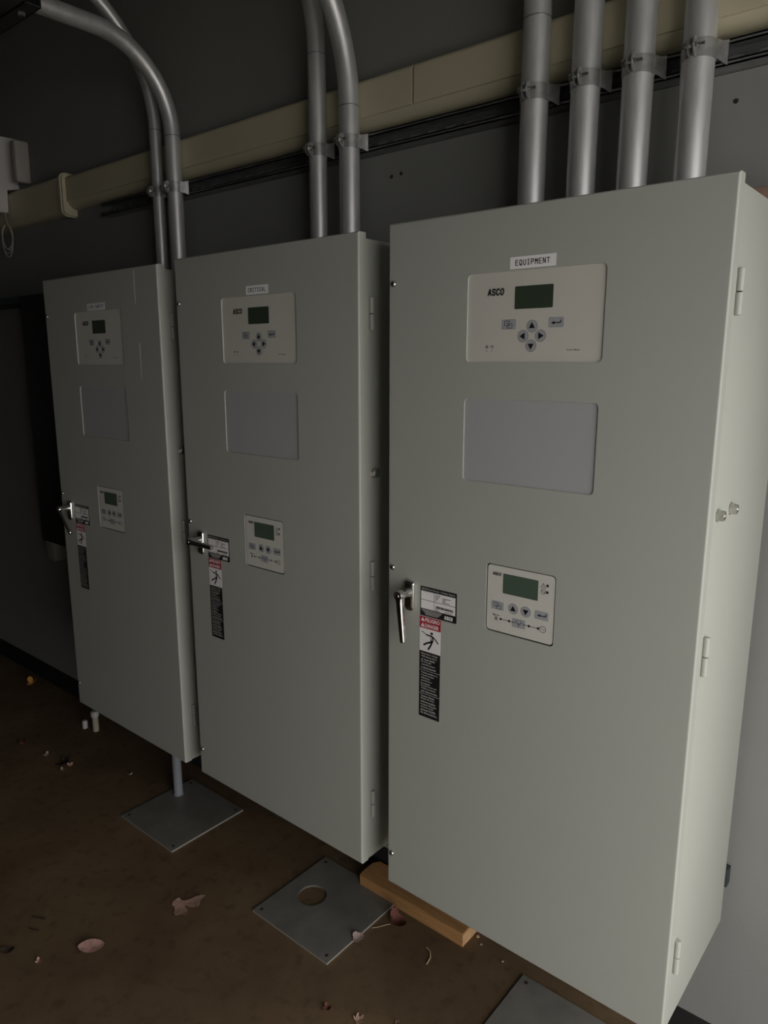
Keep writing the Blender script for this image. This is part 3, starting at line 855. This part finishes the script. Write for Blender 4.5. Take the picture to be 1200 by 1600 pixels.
tag(k.build('pale_pipe_cap'), 'tiny pale pipe cap on the floor beside the taller beige stub', 'pipe cap')

# 2 x 4 timber offcut lying under the right cabinet, rounded left end
bd = MB()
x0, x1, y0, y1, hz = -.343, .0215, .2830, .3660, .038
lp = [(x1, y0), (x1, y1), (x0 + .012, y1)] + [(x0 + .03 - .03 * math.cos(PI / 2 * 0), y1 - .02)] + [(x0, y0 + .03), (x0 + .002, y0 + .004), (x0 + .006, y0)]
n = len(lp)
bd.add([(a, b_, .0006) for a, b_ in lp] + [(a, b_, hz - .0025) for a, b_ in lp], [[i, (i + 1) % n, (i + 1) % n + n, i + n] for i in range(1, n)], 'wood')
bd.add([(x1, y0, .0006), (x1, y1, .0006), (x1, y1, hz - .0025), (x1, y0, hz - .0025)], [[0, 1, 2, 3]], 'endgrain')
cx, cy = (x0 + x1) / 2, (y0 + y1) / 2
tp = [(a + math.copysign(.0025, cx - a), b_ + math.copysign(.0025, cy - b_), hz) for a, b_ in lp]
bd.add([(a, b_, hz - .0025) for a, b_ in lp] + tp, [[i, (i + 1) % n, (i + 1) % n + n, i + n] for i in range(n)] + [[n + i for i in range(n)]], 'wood')
bd.add([(a, b_, .0006) for a, b_ in lp], [list(range(n))], 'wood')
tag(bd.build('timber_block'), 'short pine timber offcut lying on the floor beneath the EQUIPMENT cabinet', 'wood block')

# low brown strip on the top of the right cabinet, by the wall
k = MB(); k.box(.475, .604, .302, .346, 1.7399, 1.788, 'mottled', .003)
tag(k.build('brown_strip'), 'brown strip lying on top of the EQUIPMENT cabinet by the wall', 'oblong')

# ------------------------------------------------------------------ leaves and litter
def leaf(name, loc, lobes, size, curl, rz, m, label, tilt=(0, 0), stem=0.0, fold=0.0, grp='fallen leaves on the floor'):
    """lobes: (angle deg, length, half width) fingers joined at a centre, bent up at the tips"""
    outline = []
    for a, L, hw in sorted((q[0] % 360, q[1], q[2]) for q in lobes):
        t = math.radians(a)
        for u, s in ((.18, -1), (.55, -1.0), (.82, -.75), (1, 0), (.82, .75), (.55, 1.0), (.18, 1)):
            wdt = hw * s * (1 if u > .3 else .55)
            outline.append((L * u * math.cos(t) - wdt * math.sin(t), L * u * math.sin(t) + wdt * math.cos(t)))
    if len(lobes) == 2:                 # a plain pointed leaf
        La, Lb, hw = lobes[0][1], lobes[1][1], lobes[0][2]
        outline = [((La if math.cos(t) > 0 else Lb) * math.cos(t), hw * math.copysign(abs(math.sin(t)) ** 1.35, math.sin(t))) for t in [2 * PI * i / 28 for i in range(28)]]
    outline = [(a * size, b_ * size) for a, b_ in outline]
    bm = bmesh.new()
    vv = [bm.verts.new((a, b_, 0)) for a, b_ in outline]
    f = bm.faces.new(vv)
    bmesh.ops.triangulate(bm, faces=[f])
    bmesh.ops.subdivide_edges(bm, edges=list(bm.edges), cuts=2, use_grid_fill=True)
    rnd = random.Random(int(abs(loc[0]) * 1e4))
    R2 = Euler((tilt[0], tilt[1], 0)).to_matrix()
    top = []
    for v in bm.verts:
        x, y = v.co.x / size, v.co.y / size
        z = curl * (x * x + y * y) * size + fold * abs(y) * size + rnd.uniform(-1, 1) * .0006
        v.co = R2 @ Vector((v.co.x, v.co.y, z))
    lo = min(v.co.z for v in bm.verts)
    for v in bm.verts: v.co.z += -lo + .0008
    ext = bmesh.ops.solidify(bm, geom=list(bm.faces), thickness=.0005)
    mb = MB(); Rz = Matrix.Rotation(rz, 4, 'Z'); mb.bm(bm, m, Rz)
    if stem:
        a = math.radians(lobes[0][0] + 180) + rz
        mb.tube([(0, 0, .003), (math.cos(a) * stem * .5, math.sin(a) * stem * .5, .002), (math.cos(a + .25) * stem, math.sin(a + .25) * stem, .0012)], .0008, m, 6)
    mb.v = [(v[0], v[1], max(v[2], .0003)) for v in mb.v]
    o = mb.build(name); o.location = loc
    tag(o, label, 'leaf', grp)
    return o
maple = [(0, 1, .22), (50, .85, .16), (-50, .85, .18), (100, .6, .13), (-105, .65, .15)]
oval = [(0, 1, .40), (180, .85, .36)]
leaf('maple_leaf', (-.6754, -.0935, 0), [(53, 1, .17), (17, .90, .10), (-24, 1.0, .13), (-57, .78, .13), (-150, .42, .26)], .066, .18, 0, 'leaf_tan', 'tan maple leaf with spread fingers lying on the open floor, nearest the middle', tilt=(.05, -.02))
leaf('curled_leaf', (-.7235, -.3395, 0), [(0, 1, .52), (180, .95, .5)], .034, .25, math.radians(50), 'leaf_pink', 'curled pinkish dry leaf on the floor at the lower left', tilt=(.32, .05), fold=.22)
leaf('small_leaf', (-.2065, .1260, .0062), [(20, 1, .55), (150, .9, .5), (-90, 1.1, .5)], .017, .4, .4, 'leaf_pale', 'small pale leaf on the edge of the plate with the round hole', tilt=(.25, .1))
leaf('crumpled_leaf', (-.163, .2420, 0), [(-20, 1, .48), (150, 1, .45), (-110, .7, .5), (60, .6, .45)], .029, .8, .2, 'leaf_red', 'crumpled dark red leaf beside the wooden block', tilt=(.3, .2), fold=.4)
leaf('crumpled_leaf', (-.1226, -.0774, 0), [(10, 1, .5), (130, .9, .42), (-110, .9, .45)], .011, 1.3, .2, 'leaf_red', 'tiny dark red crumpled leaf on the floor near the bottom edge', tilt=(.3, .3))
leaf('orange_leaf', (-2.45, .305, 0), [(30, 1, .45), (150, .9, .42), (-90, .7, .4)], .030, .9, .3, 'leaf_orange', 'small orange leaf against the far left wall base', tilt=(.5, .2))
leaf('broken_leaf', (-.046, -.0575, 0), maple, .019, .6, 1.2, 'leaf_tan', 'broken tan leaf at the very bottom edge left of centre', tilt=(.1, .2))
leaf('broken_leaf', (.030, -.0050, 0), maple, .012, 1.0, .2, 'leaf_tan', 'broken brown leaf at the very bottom edge nearer the right plate', tilt=(.3, .0))
leaf('dark_leaf', (-.8790, -.4850, 0), oval, .022, .6, math.radians(40), 'debris', 'dark brown leaf cut by the left edge of the picture', tilt=(.2, 0))
for i, (x, y, s, mm, lab) in enumerate([(-1.752, .042, .013, 'leaf_pale', 'pale leaf scrap left of the dark clump on the far floor'),
        (-1.612, .060, .012, 'leaf_tan', 'tan leaf scrap right of the dark clump on the far floor'), (-1.604, .026, .010, 'leaf_tan', 'tan leaf scrap in front of the dark clump on the far floor'),
        (-1.378, .174, .011, 'leaf_pale', 'pale scrap alone on the dark floor below the far cabinet'), (-1.915, .023, .018, 'leaf_red', 'dull red leaf farthest left on the dark floor'),
        (-.783, -.4490, .009, 'leaf_tan', 'tiny tan scrap on the floor at the lower left edge')]):
    leaf('leaf_scrap', (x, y, 0), [(20, 1, .5), (140, .9, .45), (-100, .9, .45)], s, .9, i * 1.3, mm, lab, tilt=(.3, .2), grp='leaf scraps')
leaf('dark_leaf_clump', (-1.655, .050, 0), maple, .042, .7, .5, 'debris', 'dark clump of leaf on the far floor left of the tube plate', tilt=(.2, .1))
def twig(pts, r, m, label, name='twig'):
    k = MB(); k.tube([(a, b_, r + .0006) for a, b_ in pts], r, m, 6)
    tag(k.build(name), label, 'twig')
twig([(-.050, .222), (-.034, .216), (-.022, .200), (-.017, .178)], .0016, 'straw', 'short curved twig on the floor between the two right floor plates')
twig([(-.203, .181), (-.192, .195), (-.182, .213), (-.174, .224)], .0007, 'straw', 'thin pale stalk between the plate edge and the dark red leaf', 'leaf_stalk')
twig([(-.945, -.388), (-.930, -.380), (-.912, -.370)], .0020, 'debris', 'dark twig on the floor at the lower left, the upper of two')
twig([(-.912, -.413), (-.898, -.408), (-.884, -.400)], .0014, 'debris', 'thin dark twig on the floor at the lower left, the lower of two')
for i, (x, y, s, lab) in enumerate([(.0545, .3216, .004, 'pale crumb on the floor just right of the wooden block'), (.034, .338, .006, 'flat wood chip on the floor by the end of the wooden block'),
        (.127, .309, .004, 'pale crumb on the floor by the upper corner of the right plate')]):
    k = MB(); b2 = bmesh.new(); bmesh.ops.create_icosphere(b2, subdivisions=1, radius=s)
    for v in b2.verts: v.co = Vector((v.co.x * random.uniform(.7, 1.2), v.co.y * random.uniform(.6, 1), s * .5 + v.co.z * .45))
    lo = min(v.co.z for v in b2.verts)
    for v in b2.verts: v.co.z += .0004 - lo
    k.bm(b2, 'straw'); o = k.build('wood_crumb'); o.location = (x, y, 0); tag(o, lab, 'crumb', 'crumbs by the timber')
for x, z, lab in ((.4865, 1.954, 'small dark screw hole in the wall right of the four conduits'), (-.304, 1.947, 'small dark wall anchor right of the middle conduits, the left of two'), (-.274, 1.9495, 'small dark wall anchor right of the middle conduits, the right of two')):
    k = MB(); k.lathe((x, YW - .0002, z), (0, -1, 0), [(0, .0045), (.001, .004), (.0014, .002)], 'debris', 10); tag(k.build('wall_anchor'), lab, 'wall anchor', 'wall anchors')

# ------------------------------------------------------------------ outside ground, light, camera
g = MB(); g.box(XR + .11, XR + 9, -9, 6, -.12, -.02, 'plate');
M['apron'] = mat('concrete_apron', (0.50, 0.48, 0.45), 0.85, var=0.1, scale=3)
g.mats = ['apron']
struct(g, 'ground')

wd = bpy.data.worlds.new('overcast_sky'); scene.world = wd; wd.use_nodes = True
nt = wd.node_tree; bg = nt.nodes['Background']
bg.inputs['Color'].default_value = (1.0, 0.975, 0.975, 1)
bg.inputs['Strength'].default_value = 1.0

def portal(name, loc, rot, sx, sy):
    pl = bpy.data.lights.new(name, 'AREA'); pl.shape = 'RECTANGLE'
    pl.size = sx; pl.size_y = sy
    pl.cycles.is_portal = True              # tells Cycles where the sky comes in
    po = bpy.data.objects.new(name, pl); C.objects.link(po)
    po.location = loc; po.rotation_euler = rot
portal('doorway_daylight', (XR + .05, (OY0 + OY1) / 2, OZ / 2), (PI / 2, 0, PI / 2), OY1 - OY0, OZ)

cam = bpy.data.cameras.new('camera'); co = bpy.data.objects.new('camera', cam); C.objects.link(co)
cam.sensor_fit = 'HORIZONTAL'; cam.sensor_width = 36; cam.lens = 1138.0 * 36 / 1200
cam.clip_start = .02
yaw, pit, rol = -0.695, -0.2011, 0.0009
fw = Vector((math.sin(yaw) * math.cos(pit), math.cos(yaw) * math.cos(pit), math.sin(pit)))
r_ = Vector((math.cos(yaw), -math.sin(yaw), 0)); u_ = r_.cross(fw)
r2 = r_ * math.cos(rol) + u_ * math.sin(rol); u2 = u_ * math.cos(rol) - r_ * math.sin(rol)
mw = Matrix((r2, u2, -fw)).transposed().to_4x4(); mw.translation = Vector((0.9125, -1.1076, 1.496))
co.matrix_world = mw
scene.camera = co

vs_ = scene.view_settings
vs_.view_transform = 'Standard'; vs_.look = 'None'; vs_.gamma = 1; vs_.use_curve_mapping = False
vs_.exposure = 2.2
scene.cycles.use_denoising = True
scene.cycles.max_bounces = 10; scene.cycles.diffuse_bounces = 6; scene.cycles.glossy_bounces = 5
